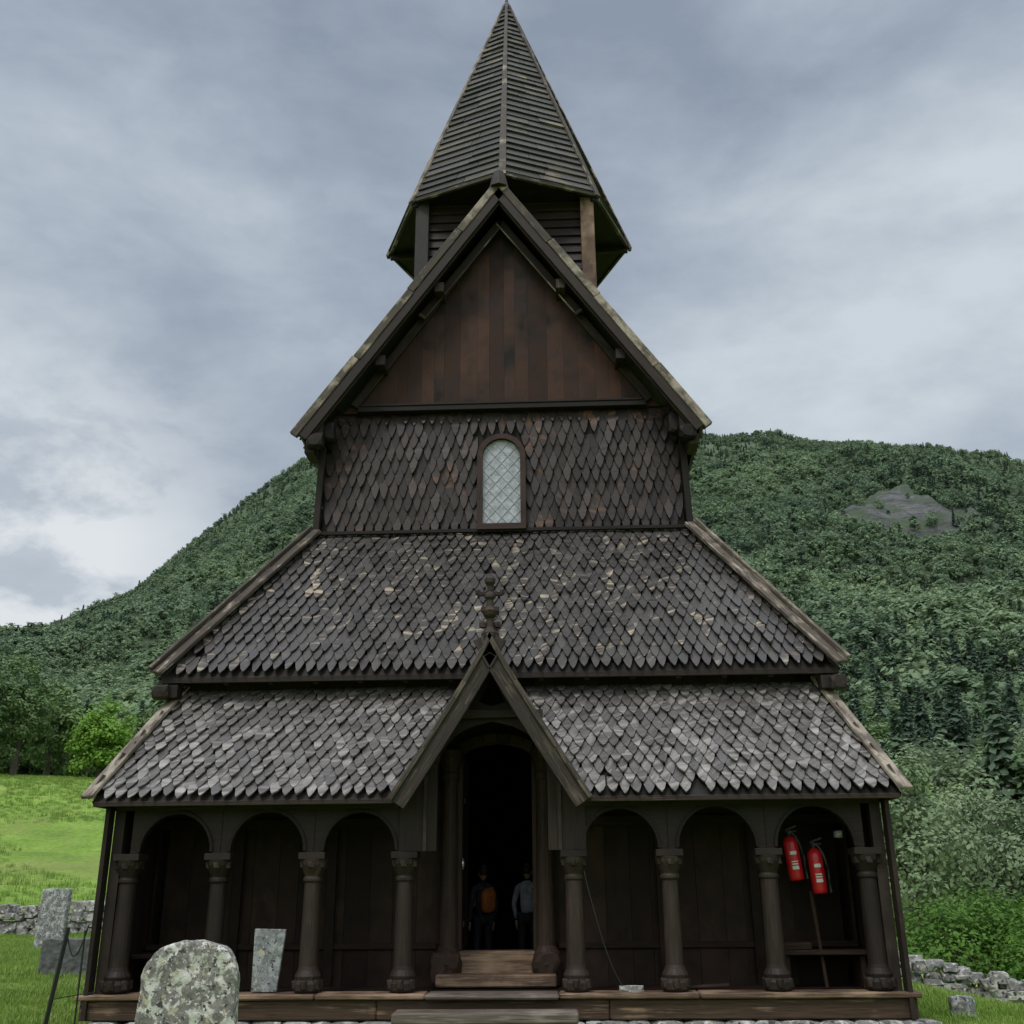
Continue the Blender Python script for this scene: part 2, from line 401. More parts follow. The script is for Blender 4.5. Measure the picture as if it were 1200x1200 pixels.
mb.box((-4.37,.45,.80),(-3.9,.93,.85),L=V((1,0,0)),rnd=.9); mb.box((-4.0,.5,.44),(-3.95,.9,.80))
mb.box((3.40,.60,.852),(3.75,.75,.93),L=V((1,0,0)),rnd=1)
mb.beam((3.86,.5,.44),(3.80,.6,1.5),.035,.035,rnd=1)
mb.beam((1.95,.4,.46),(2.7,.3,.50),.12,.03,rnd=1)
mb.obj('bench_and_rails',M_inner,CH,bevel=.006)
mb=MB()
for sx in(-1,1):
    mb.lathe([(.17,.46),(.18,.52),(.20,.7),(.17,.82),(.14,.86),(.115,.9),(.105,1.6),(.10,2.85),(.12,2.88),(.12,2.95),(.10,2.98),(.16,3.15),(.17,3.25)],(sx*.60,.88,0),16)
    mb.box((sx*.48-.035,.94,.84),(sx*.48+.035,1.10,3.3))
    mb.rock((sx*.62,.84,.66),(.19,.17,.22),3,.3)
n=10
for i in range(n):
    a0=math.pi*i/n;a1=math.pi*(i+1)/n
    mb.beam((-.56*math.cos(a0),.93,3.10+.30*math.sin(a0)),(-.56*math.cos(a1),.93,3.10+.30*math.sin(a1)),.14,.12,up=V((0,-1,0)))
mb.obj('carved_portal',wood('portal_wood',(.018,.012,.0095),(.06,.036,.026),(.15,.10,.065),.6,.8,.6),CH,bevel=.006)
mb=MB()
for i in range(4): mb.box((-.49,1.12+i*.22,.84),(-.45,1.335+i*.22,3.2))
mb.box((-.447,1.15,1.1),(-.43,1.95,1.17),L=V((0,1,0)),mi=1); mb.box((-.447,1.15,2.6),(-.43,1.95,2.67),L=V((0,1,0)),mi=1)
for k in range(14):
    a0=2*math.pi*k/14;a1=2*math.pi*(k+1)/14
    mb.beam((-.43,.93+.045*math.cos(a0),1.85+.06*math.sin(a0)),(-.43,.93+.045*math.cos(a1),1.85+.06*math.sin(a1)),.016,.016,mi=2)
mb.obj('open_door',[M_inner,M_iron,M_metal],CH)

# ---- porch gable
mb=MB()
def bargecurve(t): return (1.17*(t**1.08), 4.47-1.92*t)
NS=10
for sx in(-1,1):
    for i in range(NS):
        x0,z0=bargecurve(i/NS);x1,z1=bargecurve((i+1)/NS)
        p0=V((sx*x0,-.53,z0));p1=V((sx*x1,-.53,z1)); ext=(p1-p0).normalized()*.006
        nn=V((sx*(z0-z1),0,(x1-x0))).normalized()
        k0=len(mb.uv)
        mb.beam(p0-nn*.11-ext,p1-nn*.11+ext,.22,.05,up=V((0,-1,0)),rnd=.5)
        for t in range(k0,len(mb.uv)):
            fi=(t-k0)//4; vi=mb.f[-6+fi][(t-k0)%4]; q=V(mb.v[vi]); mb.uv[t]=(q.dot(nn)+q.y*.9+sx*3,q.dot((p1-p0).normalized())+sx)
        mb.beam(p0-nn*.02-ext+V((0,-.035,0)),p1-nn*.02+ext+V((0,-.035,0)),.06,.05,up=V((0,-1,0)),rnd=.8)
        mb.beam(p0-nn*.205-ext+V((0,-.03,0)),p1-nn*.205+ext+V((0,-.03,0)),.03,.035,up=V((0,-1,0)),rnd=.2)
        q=[p0+V((0,.03,0)),p1+V((0,.03,0)),p1+V((0,1.48,0)),p0+V((0,1.48,0))]
        if sx<0: q=q[::-1]
        mb.prism(q,-nn*.05,L=V((0,1,0)),rnd=.5)
mb.obj('porch_bargeboards',wood('porch_wood',(.018,.014,.012),(.058,.046,.038),(.17,.135,.105),.54,.74,.58,bs=.9,streak=(14,2)),CH,bevel=.005)
mb=MB()
def wi(z):
    return .66 if z<2.9 else (.66*math.sqrt(max(0,1-((z-2.9)/.56)**2)) if z<3.46 else 0)
def wo(z): return min(1.1,.60*(4.36-z))
zz=[1.98+i*.06 for i in range(0,40) if 1.98+i*.06<4.32]
def inn(z):
    if 3.66<z<4.02: return max(wi(z),.62*(4.02-z)*.9)
    return wi(z)
for i in range(len(zz)-1):
    z0,z1=zz[i],zz[i+1]
    for sx in(-1,1):
        a0,b0,a1,b1=inn(z0),wo(z0),inn(z1),wo(z1)
        if b0-a0<.01 : continue
        b1=max(b1,a1+.001)
        q=[V((sx*a0,-.075,z0)),V((sx*b0,-.075,z0)),V((sx*b1,-.075,z1)),V((sx*a1,-.075,z1))]
        if sx<0:q=q[::-1]
        k0=len(mb.uv); n0=len(mb.f); mb.prism(q,V((0,.07,0)),rnd=.35+.1*sx); t=k0
        for f in mb.f[n0:]:
            for vi in f: mb.uv[t]=(mb.v[vi][0]+sx*5,mb.v[vi][2]); t+=1
for sx in(-1,1):
    mb.box((sx*.80-.02,-.10,1.98),(sx*.80+.02,-.078,2.85),rnd=.9)
mb.beam((-.62,-.12,3.56),(.62,-.12,3.56),.07,.09,rnd=.8)
mb.obj('porch_gable_boards',M_dark,CH)
mb=MB()
mb.lathe([(.10,4.38),(.11,4.48),(.06,4.55),(.045,4.66),(.08,4.70),(.10,4.76),(.05,4.82),(.04,4.90),(.07,4.93),(.07,4.97),(.035,5.0),(.035,5.08),(.065,5.12),(.07,5.17),(.03,5.22)],(0,-.48,0),12)
mb.beam((-.15,-.48,4.98),(.15,-.48,4.98),.05,.05); mb.beam((-.11,-.48,4.78),(.11,-.48,4.78),.06,.06)
for sx in(-1,1):
    mb.rock((sx*.15,-.48,5.0),(.035,.03,.05),1,.1); mb.rock((sx*.09,-.50,4.58),(.045,.04,.06),1,.1)
mb.obj('carved_finial',M_dark,CH,bevel=.004)

# ---- upper nave walls
mb=MB(); YN=2.45
mb.box((-2.86,YN+.06,6.5),(2.86,YN+.12,8.95))
for sx in(-1,1): mb.box((sx*2.83-.03,YN+.12,6.5),(sx*2.83+.03,YB-.4,8.9))
mb.obj('nave_wall_core',M_black,CH)
def in_win(P): return abs(P.x)<.38 and 6.6<P.z<8.36
mb=MB()
field(mb,V((0,YN+.05,6.74)),(1,0,0),(0,0,1),(0,-1,0),lambda v:-2.9,lambda v:2.9,2.12,.150,.215,.42,t=.02,lift=.04,tip=.20,skip=in_win)
for sx in(-1,1):
    field(mb,V((sx*2.86,0,6.74)),(0,1,0),(0,0,1),(sx,0,0),lambda v:YN,lambda v:YB-.4,2.0,.150,.215,.42,t=.02,lift=.04,tip=.20)
mb.obj('wall_shingles',M_wallsh,CH)
mb=MB()
for sx in(-1,1):
    mb.beam((sx*2.93,YN-.02,6.75),(sx*2.88,YN-.02,8.9),.12,.1)
    mb.box((sx*2.95-.14,1.98,8.30),(sx*2.95+.14,2.55,8.62),L=V((0,1,0)))
    mb.rock((sx*2.93,2.02,8.22),(.15,.12,.16),2,.2)
    mb.rock((sx*2.75,2.2,8.45),(.10,.12,.22),2,.2)
mb.beam((-2.9,YN-.06,6.80),(2.9,YN-.06,6.80),.05,.06)
mb.beam((-2.35,YN-.06,8.92),(2.35,YN-.06,8.92),.10,.09); mb.beam((-2.3,YN-.10,8.985),(2.3,YN-.10,8.985),.05,.04)
mb.obj('nave_trim',M_black,CH,bevel=.008)
mb=MB(); x=-2.6
ap=12.55; k=1.45
while x<2.6:
    w=U(.16,.34); xa,xb=x,min(2.6,x+w)-.002; za,zb=ap-k*abs(xa),ap-k*abs(xb); y=YN+U(-.003,.003)
    poly=[V((xa,y,8.9)),V((xb,y,8.9)),V((xb,y,max(8.91,zb)))]+([V((0,y,ap))] if xa<0<xb else [])+[V((xa,y,max(8.91,za)))]
    mb.prism(poly,V((0,.05,0))); x+=w
mb.obj('gable_wall_boards',M_gable,CH)
mb=MB()
YR0,YR1=1.95,YB
for sx in(-1,1):
    e=V((sx*3.20,0,8.33)); a=V((0,0,12.95)); d=(a-e).normalized(); nn=V((sx*d.z,0,abs(d.x))).normalized()
    q=[e+V((0,YR0+.05,0)),e+V((0,YR1,0)),a+V((0,YR1,0)),a+V((0,YR0+.05,0))]
    if sx<0: q=q[::-1]
    mb.prism(q,-nn*.08,L=V((0,1,0)))
mb.obj('nave_roof_deck',M_black,CH)
mb=MB()
for sx in(-1,1):
    e=V((sx*3.2,0,8.33)); a=V((0,0,12.95)); d=(a-e); L3=d.length; d.normalize(); nn=V((sx*d.z,0,abs(d.x))).normalized()
    field(mb,e,(0,1,0),d,nn,lambda v:YR0+.03,lambda v:YR1,L3,.172,.2,.36,lift=.03,tip=.12)
mb.obj('nave_roof_shingles',M_mid,CH)
mb=MB(); md=MB()
for sx in(-1,1):
    e=V((sx*3.24,1.93,8.28)); a=V((0,1.93,12.93)); d=(a-e).normalized(); nn=V((sx*abs(d.z),0,abs(d.x))).normalized()
    # verge of short overlapping boards
    Lr=(a-e).length; t=0
    while t<Lr:
        t2=min(Lr+.03,t+U(1.2,1.8)); jz=U(-.008,.012)
        mb.beam(e+d*t+nn*(.02+jz),e+d*t2+nn*(.02+jz),.13,.09,up=V((0,-1,0))); t=t2+.004
    md.beam(e-nn*.115+d*.05,a-nn*.115,.15,.05,up=V((0,-1,0)))
    md.beam(e-nn*.20+d*.1+V((0,.05,0)),a-nn*.20-d*.05+V((0,.05,0)),.03,.06,up=V((0,-1,0)))
    i0=V((sx*1.30,2.30,10.62)); i1=V((0,2.30,12.42)); dd=(i1-i0).normalized(); n2=V((sx*abs(dd.z),0,abs(dd.x)))
    md.beam(i0-dd*.08,i1,.13,.05,up=V((0,-1,0)))
    mb.beam(i0-n2*.075+V((0,-.04,0)),i1-n2*.075+V((0,-.04,0)),.022,.03,up=V((0,-1,0)))
    mb.beam(i0-n2*.09-dd*.04+V((0,-.05,0)),i0+n2*.05-dd*.04+V((0,-.05,0)),.06,.04,up=V((0,-1,0)),rnd=.1)
    for t in(.0,.33,.62):
        p=e.lerp(a,t)-nn*.26; md.box((p.x-.08,2.05,p.z-.09),(p.x+.08,2.5,p.z+.09),L=V((0,1,0)))
    w0=V((sx*2.42,YN-.04,9.0)); w1=V((0,YN-.04,12.5)); md.beam(w0,w1,.14,.06,up=V((0,-1,0)))
mb.obj('gable_verge_boards',M_verge,CH,bevel=.008)
md.lathe([(.03,13.28),(.10,13.18),(.14,13.02),(.17,12.86)][::-1],(0,1.95,0),8)
md.obj('gable_bargeboards',M_dark,CH,bevel=.008)

# ---- window
mb=MB(); wz0,wz1,hw=6.90,8.05,.30
def archpts(h,z0,zs,n=14,rk=1.0):
    return [(-h,z0)]+[(-h*math.cos(math.pi*i/n),zs+h*rk*math.sin(math.pi*i/n)) for i in range(n+1)]+[(h,z0)]
pts=archpts(hw,wz0,wz1); mb.add([V((x,YN-.02,z)) for x,z in pts],[tuple(range(len(pts)))],mi=0)
o=archpts(hw+.085,wz0-.08,wz1)
for i in range(len(pts)-1):
    a,b,c,dd=pts[i],pts[i+1],o[i+1],o[i]
    mb.add([V((p[0],y,p[1])) for y in(YN-.10,YN+.04) for p in(a,b,c,dd)],[(0,1,2,3),(4,5,1,0),(3,2,6,7)],V((0,0,1)),.5,mi=1)
mb.box((-.385,YN-.13,6.80),(.385,YN+.02,6.895),L=V((1,0,0)),mi=1)
def inside(x,z):
    if z<wz0 or abs(x)>hw: return False
    return z<wz1 or (x*x+(z-wz1)**2)<hw*hw
for s in(-1,1):
    c=-3.0
    while c<3:
        seg=None; last=None
        for i in range(121):
            x=-hw+2*hw*i/120; z=7.5+c+s*x*1.15
            if inside(x,z):
                if seg is None: seg=(x,z)
                last=(x,z)
        if seg and last and last[0]-seg[0]>.02:
            mb.beam((seg[0],YN-.028,seg[1]),(last[0],YN-.028,last[1]),.008,.008,up=V((0,-1,0)),mi=2)
        c+=.23
mb.obj('arched_window',[simple('window_glass',(.33,.345,.38),.12,0,9.0,.3),wood('window_frame_wood',(.02,.012,.010),(.06,.035,.03),(.12,.08,.06),.6,.8),simple('lead_cames',(.38,.39,.40),.5)],CH)

# ---- turret and spire
TY=5.7; RS=2.5; ZE=14.2; ZT=20.9
mb=MB(); hb=1.55
for zi in range(18):
    z=11.2+zi*.19
    if z>14.25: break
    for (dx,dy) in((0,-1),(0,1),(-1,0),(1,0)):
        if dx==0: mb.beam((-hb,TY+dy*hb,z),(hb,TY+dy*hb,z),.05,.18,up=V((0,dy*-.22,1)))
        else: mb.beam((dx*hb,TY-hb,z),(dx*hb,TY+hb,z),.05,.18,up=V((dx*-.22,0,1)))
mb.box((-hb+.06,TY-hb+.06,11),(hb-.06,TY+hb-.06,14.2))
mb.obj('turret_siding',M_dark,CH)
mb=MB()
for sx in(-1,1):
    for sy in(-1,1): mb.box((sx*hb-.13+sx*.05,TY+sy*hb-.13+sy*.05,11),(sx*hb+.13+sx*.05,TY+sy*hb+.13+sy*.05,14.2),rnd=.9 if (sx,sy)==(1,-1) else 0.0,mi=0 if (sx,sy)==(1,-1) else 1)
mb.obj('turret_posts',[M_sill,M_spire],CH,bevel=.01)
mb=MB(); ms=MB(); mh=MB()
oc=[V((RS*math.sin(math.pi*i/4),TY-RS*math.cos(math.pi*i/4),ZE)) for i in range(8)]; AP=V((0,TY,ZT))
def ringp(i,t): return oc[i%8].lerp(AP,t)
nrow=34
for i in range(8):
    a,b=oc[i],oc[(i+1)%8]; n=((b-a).cross(AP-a)).normalized()
    if n.z<0: n=-n
    for j in range(nrow):
        t0=j/nrow+U(-.002,.002) if j else 0; t1=min(1,(j+1.25)/nrow)
        jt=U(.25,.75)
        for s0,s1 in((0,jt-.003),(jt+.003,1)):
            th=.055+U(-.01,.01); A0,B0,A1,B1=ringp(i,t0),ringp(i+1,t0),ringp(i,t1),ringp(i+1,t1)
            p0,p1,p2,p3=A0.lerp(B0,s0),A0.lerp(B0,s1),A1.lerp(B1,s1),A1.lerp(B1,s0)
            top=[p0+n*th,p1+n*th,p2+n*.008,p3+n*.008]; bot=[p0,p1,p2-n*.02,p3-n*.02]
            mb.add(top+bot,[(0,1,2,3),(7,6,5,4),(0,4,5,1),(1,5,6,2),(3,2,6,7),(0,3,7,4)],(b-a))
    hn=(a-V((0,TY,ZE))).normalized()
    mh.beam(a+hn*.06-V((0,0,.1)),AP+hn*.04,.14,.06,up=hn,w1=.06)
    mh.beam(a+V((0,0,-.03)),b+V((0,0,-.03)),.06,.09,rnd=.1)
    ms.prism([a+V((0,0,-.02)),b+V((0,0,-.02)),V((0,TY,ZE+.05))],V((0,0,-.03)),L=(b-a))
    ms.beam(V((0,TY,ZE-.1))+(a-V((0,TY,ZE)))*.55,a-V((0,0,.1)),.09,.12)
mb.obj('spire_boards',M_spire,CH); mh.obj('spire_hips',M_verge,CH,bevel=.006)
ms.obj('spire_soffit',M_black,CH)
mb=MB(); mb.lathe([(.11,ZT-.25),(.12,ZT-.1),(.05,ZT+.05),(.02,ZT+.2),(.02,ZT+.9)],(0,TY,0),10)
mb.lathe([(.02,-.1),(.09,-.05),(.11,0),(.09,.05),(.02,.1)],(0,TY,ZT+.35),12)
mb.beam((-.35,TY,ZT+.75),(.4,TY,ZT+.75),.02,.1)
mb.obj('weather_vane',M_iron,CH)

# ================================================================ small objects
def extinguisher(x,y,z,tilt):
    e=empty('fire_extinguisher',(x,y,z)); e.rotation_euler=(0,tilt,0)
    mb=MB(); mb.lathe([(.06,0),(.085,.015),(.088,.05),(.088,.42),(.08,.47),(.055,.505),(.03,.52)],(0,0,0),24); o=mb.obj('cylinder_body',M_red,e,smooth=True)
    mb=MB()
    for k in range(-4,3):
        a0=-math.pi/2+k*.13;a1=a0+.13
        for z0,z1 in((.13,.17),(.185,.20),(.215,.228),(.30,.34)):
            r=.0895; mb.add([V((r*math.cos(a0),r*math.sin(a0),z0)),V((r*math.cos(a1),r*math.sin(a1),z0)),V((r*math.cos(a1),r*math.sin(a1),z1)),V((r*math.cos(a0),r*math.sin(a0),z1))],[(0,1,2,3)])
    mb.obj('label',M_label,e)
    mb=MB(); mb.lathe([(.03,.52),(.032,.56),(.02,.57),(.02,.60)],(0,0,0),12)
    mb.beam((-.03,0,.59),(.11,0,.63),.02,.02); mb.beam((-.03,0,.575),(.10,0,.565),.02,.015); mb.lathe([(.018,0),(.018,.02)],(0,-.03,.56),10,V((0,-1,0)))
    pr=V((.02,-.02,.56))
    for k in range(1,13):
        t=k/12; q=V((.02+.10*math.sin(t*math.pi*.62),-.02-.04*t,.56-.46*t**1.6)); mb.beam(pr,q,.02,.02); pr=q
    mb.lathe([(.012,0),(.02,.09)],pr,10,V((0,0,-1)))
    mb.obj('valve_handle_and_hose',M_blk,e)
    mb=MB(); mb.box((-.03,.09,.1),(.03,.105,.55)); mb.obj('wall_bracket',M_iron,e)
    return e
extinguisher(3.66,.62,1.62,-.10); extinguisher(3.90,.52,1.47,-.06)
mb=MB(); mb.box((4.10,.3,2.10),(4.18,.42,2.18)); mb.lathe([(.025,0),(.03,.05)],(4.13,.3,2.14),10,V((0,-1,0)))
mb.obj('security_camera',simple('pale_plastic',(.35,.35,.34),.4),bevel=.008)
mb=MB()
poly=[V((-.16,0,0)),V((.13,0,0)),V((.18,.09,.66)),V((-.19,.09,.67))]
mb.prism(poly,V((0,.05,0))); o=mb.obj('stone_tablet',lichen_mat('tablet_stone',(.19,.205,.20),(.28,.30,.295),.5,.6),bevel=.008); o.location=(-2.60,-.02,.47)
mb=MB(); pr=V((1.07,-.03,1.75))
for k in range(1,22):
    t=k/21; q=V((1.07+.42*t**1.5,-.05,1.75-1.25*t+.06*math.sin(t*6))); mb.beam(pr,q,.009,.009); pr=q
mb.obj('hanging_cable',M_blk)
mb=MB(); mb.rock((1.56,-.02,.49),(.15,.07,.045),2,.3); mb.obj('loose_stone',M_rock)
def slab_stone(name,x,y,w,h,t,mat,round_top=True,yaw=0,lean=0,seed=0,zb=0,vox=.016):
    n=22
    out=[(-w/2,-.3)]
    for i in range(9): out.append((-w/2+ .01*noise.noise(V((seed,i,0))),-.3+(h*.72+.3)*(i+1)/10))
    if round_top:
        for i in range(n+1):
            a=math.pi*(1-i/n); cx=abs(math.cos(a))**.75*(1 if math.cos(a)>0 else -1); out.append((w/2*cx,h*.76+h*.24*math.sin(a)**.8+.012*noise.noise(V((seed,i*.6,3)))))
    else:
        for i in range(8): out.append((-w/2+w*i/7,h+.03*noise.noise(V((seed,i*.7,3)))-.02*abs(i/7-.5)))
    for i in range(9): out.append((w/2+.01*noise.noise(V((seed,i,9))),h*.72-(h*.72+.3)*i/9))
    me=bpy.data.meshes.new(name); bm=bmesh.new()
    vs=[bm.verts.new((a,-t/2,b)) for a,b in out]; f=bm.faces.new(vs)
    r=bmesh.ops.extrude_face_region(bm,geom=[f]); bmesh.ops.translate(bm,vec=(0,t,0),verts=[v for v in r['geom'] if isinstance(v,bmesh.types.BMVert)])
    bmesh.ops.recalc_face_normals(bm,faces=bm.faces)
    bm.to_mesh(me); bm.free(); me.materials.append(mat)
    o=bpy.data.objects.new(name,me); scene.collection.objects.link(o); o.location=(x,y,zb); o.rotation_euler=(lean,0,yaw)
    b=o.modifiers.new('b','BEVEL'); b.width=.02; b.segments=3; b.limit_method='ANGLE'; b.angle_limit=math.radians(50)
    rm=o.modifiers.new('r','REMESH'); rm.mode='VOXEL'; rm.voxel_size=vox; rm.use_smooth_shade=True
    tx=bpy.data.textures.new(name+'_t','CLOUDS'); tx.noise_scale=.12; tx.noise_depth=4
    dm=o.modifiers.new('d','DISPLACE'); dm.texture=tx; dm.strength=.04; dm.texture_coords='GLOBAL'
    return o
slab_stone('gravestone',-1.55,-5.75,.60,1.28,.16,M_lich,yaw=.1,seed=1,vox=.012)
slab_stone('gravestone',-8.65,8.2,.95,.68,.14,M_slate,False,yaw=.12,seed=2,zb=.02)
slab_stone('gravestone',-13.3,17.3,.82,1.60,.2,M_lich2,False,yaw=-.1,lean=-.06,seed=3,zb=0,vox=.03)
slab_stone('gravestone',5.75,1.6,.30,.50,.12,M_lich2,False,yaw=.1,seed=4,zb=-.24)
mb=MB(); mb.beam((-4.40,-1.6,0),(-4.30,-1.5,1.22),.035,.035)
pr=V((-4.30,-1.5,1.15))
for k in range(1,10):
    t=k/9; q=V((-4.30+.3*t,-1.5-.2*t,1.15-.25*math.sin(t*3.14)+.1*t)); mb.beam(pr,q,.010,.010); pr=q
mb.beam((-4.36,-1.57,.55),(-3.9,-1.6,.62),.010,.010); mb.beam((-4.02,-1.7,0),(-4.03,-1.7,1.20),.014,.014)
mb.obj('iron_pole_and_wire',M_iron)
# ================================================================ terrain
CX,CY=.77,-12.7
crest=[(-180,.10),(-90,.11),(-60,.12),(-40,.165),(-27.1,.209),(-24.7,.217),(-21.2,.256),(-18,.322),(-15,.373),(-12.3,.415),(-5,.445),(0,.455),(6,.452),(11.4,.444),(15.3,.432),(18.2,.421),(24.4,.394),(28.4,.363),(40,.28),(60,.16),(90,.11),(180,.10)]
def crest_t(a):
    for i in range(len(crest)-1):
        if crest[i][0]<=a<=crest[i+1][0]:
            t=(a-crest[i][0])/(crest[i+1][0]-crest[i][0]); return lerp(crest[i][1],crest[i+1][1],t)
    return .1
def pw(tab,x):
    if x<=tab[0][0]: return tab[0][1]
    for i in range(len(tab)-1):
        if x<=tab[i+1][0]:
            t=(x-tab[i][0])/(tab[i+1][0]-tab[i][0]); t=t*t*(3-2*t)*.5+t*.5; return lerp(tab[i][1],tab[i+1][1],t)
    return tab[-1][1]
TL=[(0,0),(38,.0),(44,.25),(60,2.2),(130,13.5),(200,18)]
TR=[(0,0),(15,-.1),(20,-.7),(24,-.95),(45,-2),(80,-1),(140,7),(200,18)]
def rockpatch(x,y):
    dx,dy=x-CX,y-CY; d=math.hypot(dx,dy); az=math.degrees(math.atan2(dx,dy))+2.3
    e=((az-21.9)/4.0)**2+((d-618+ (az-22)*4)/36)**2
    n=noise.fractal(V((x*.022,y*.022,3)),1,2,4)
    return e+n*1.5
def tz(x,y):
    dx,dy=x-CX,y-CY; d=math.hypot(dx,dy); az=math.degrees(math.atan2(dx,dy))+2.3
    L=1-sm(-14,4,az) if az>-90 else 1
    if az>120: L=sm(120,180,az)
    flat=sm(0,1,(abs(x)-5)/6) if (y<YB+3) else 1
    z=lerp(pw(TR,d),pw(TL,d),L)
    if d<40: z*=flat if x>0 else 1
    z+=.10*noise.noise(V((x*.12,y*.12,0)))*sm(15,40,d)+.8*noise.noise(V((x*.02,y*.02,5)))*sm(50,120,d)
    if d>200:
        t=(d-200)/800; H=crest_t(az)*1000
        rough=noise.noise(V((x*.006,y*.006,1)))*30*sm(220,450,d)*(1-sm(850,980,d))+noise.noise(V((x*.02,y*.02,1)))*9*sm(220,400,d)
        if t<=1: z=18+(H-18)*t**1.15+rough
        else: z=H-(d-1000)*.25+rough
        if 540<d<720 and 14<az<30:
            rk=1-sm(.7,1.5,rockpatch(x,y)); z+=rk*(5+12*noise.fractal(V((x*.03,y*.03,7)),1,2,4))
    return z
def ring_mesh(name,radii,azs,mat):
    vs=[];fs=[];rk=[]
    for r in radii:
        for a in azs:
            x=CX+r*math.sin(math.radians(a-2.3)); y=CY+r*math.cos(math.radians(a-2.3)); vs.append((x,y,tz(x,y))); rk.append(1-sm(.85,1.3,rockpatch(x,y)) if r>500 else 0)
    n=len(azs)
    for j in range(len(radii)-1):
        for i in range(n):
            k=(i+1)%n; fs.append((j*n+i,j*n+k,(j+1)*n+k,(j+1)*n+i))
    me=bpy.data.meshes.new(name)
    if radii[0]<.6:
        vs.append((CX,CY,0)); rk.append(0)
        for i in range(n): fs.append((i,(i+1)%n,len(vs)-1))
    me.from_pydata(vs,[],fs); me.polygons.foreach_set('use_smooth',[True]*len(fs))
    a=me.attributes.new('rock','FLOAT','POINT'); a.data.foreach_set('value',rk)
    bm=bmesh.new(); bm.from_mesh(me); bmesh.ops.recalc_face_normals(bm,faces=bm.faces)
    if sum(f.normal.z for f in bm.faces)<0: bmesh.ops.reverse_faces(bm,faces=bm.faces)
    bm.to_mesh(me); bm.free()
    me.materials.append(mat); o=bpy.data.objects.new(name,me); scene.collection.objects.link(o); return o
azs=[-180+i*5 for i in range(28)]+[-40+i*.5 for i in range(161)]+[40.4+i*5 for i in range(28)]
azs=[a for a in azs if a<180]
m,nt,b=newmat('grass_ground'); p=geo_pos(nt)
n1=noisen(nt,p,.25,5,.6); n2=noisen(nt,p,3.5,6,.7); n3=noisen(nt,p,30,3,.6)
c=ramp(nt,n1,[(.3,(.13,.22,.04)),(.5,(.18,.29,.05)),(.7,(.25,.34,.08))])
c2=ramp(nt,n2,[(.35,.62),(.65,1.2)]); c=mix(nt,1.0,c,c2,'MULTIPLY')
w=ramp(nt,noisen(nt,mapn(nt,p,(1,.5,1)),.16,8,.75,.8),[(.50,0.0),(.70,.75)]); c=mix(nt,w,c,(.21,.18,.085))
nt.links.new(c,b.inputs['Base Color']); b.inputs['Roughness'].default_value=.9; b.inputs['Specular IOR Level'].default_value=.1
bump(nt,b,n3,.6,.05); M_grass=m
m,nt,b=newmat('mountain_ground'); p=geo_pos(nt)
n1=noisen(nt,p,.05,6,.7); c=ramp(nt,n1,[(.35,(.08,.125,.07)),(.65,(.13,.20,.10))])
rn=noisen(nt,mapn(nt,p,(.07,.07,.20)),1,12,.8,1.0); rc=ramp(nt,rn,[(.40,(.055,.07,.055)),(.5,(.14,.145,.14)),(.64,(.26,.26,.26))])
rn2=noisen(nt,p,.045,5,.7); rc=mix(nt,ramp(nt,rn2,[(.5,0.0),(.56,1.0)]),rc,(.09,.13,.07))
c=mix(nt,attr(nt,'rock').outputs['Fac'],c,rc)
nt.links.new(c,b.inputs['Base Color']); b.inputs['Roughness'].default_value=.95; bump(nt,b,rn,1,6); M_mtn=m
rad=[.5,2,4,6,8,10,12,14,16,18,20,22,24,27,30,33,36,39,42,45,50,55,60,66,72,80,88,96,105,115,125,135,145,160]
ring_mesh('ground',rad,azs,M_grass)
rad2=[160,175,190,205]+[220+i*13 for i in range(25)]+[540+i*6 for i in range(30)]+[726+i*13 for i in range(24)]+[1060,1150,1300,1600,2200,3200]
ring_mesh('mountain',rad2,azs,M_mtn)

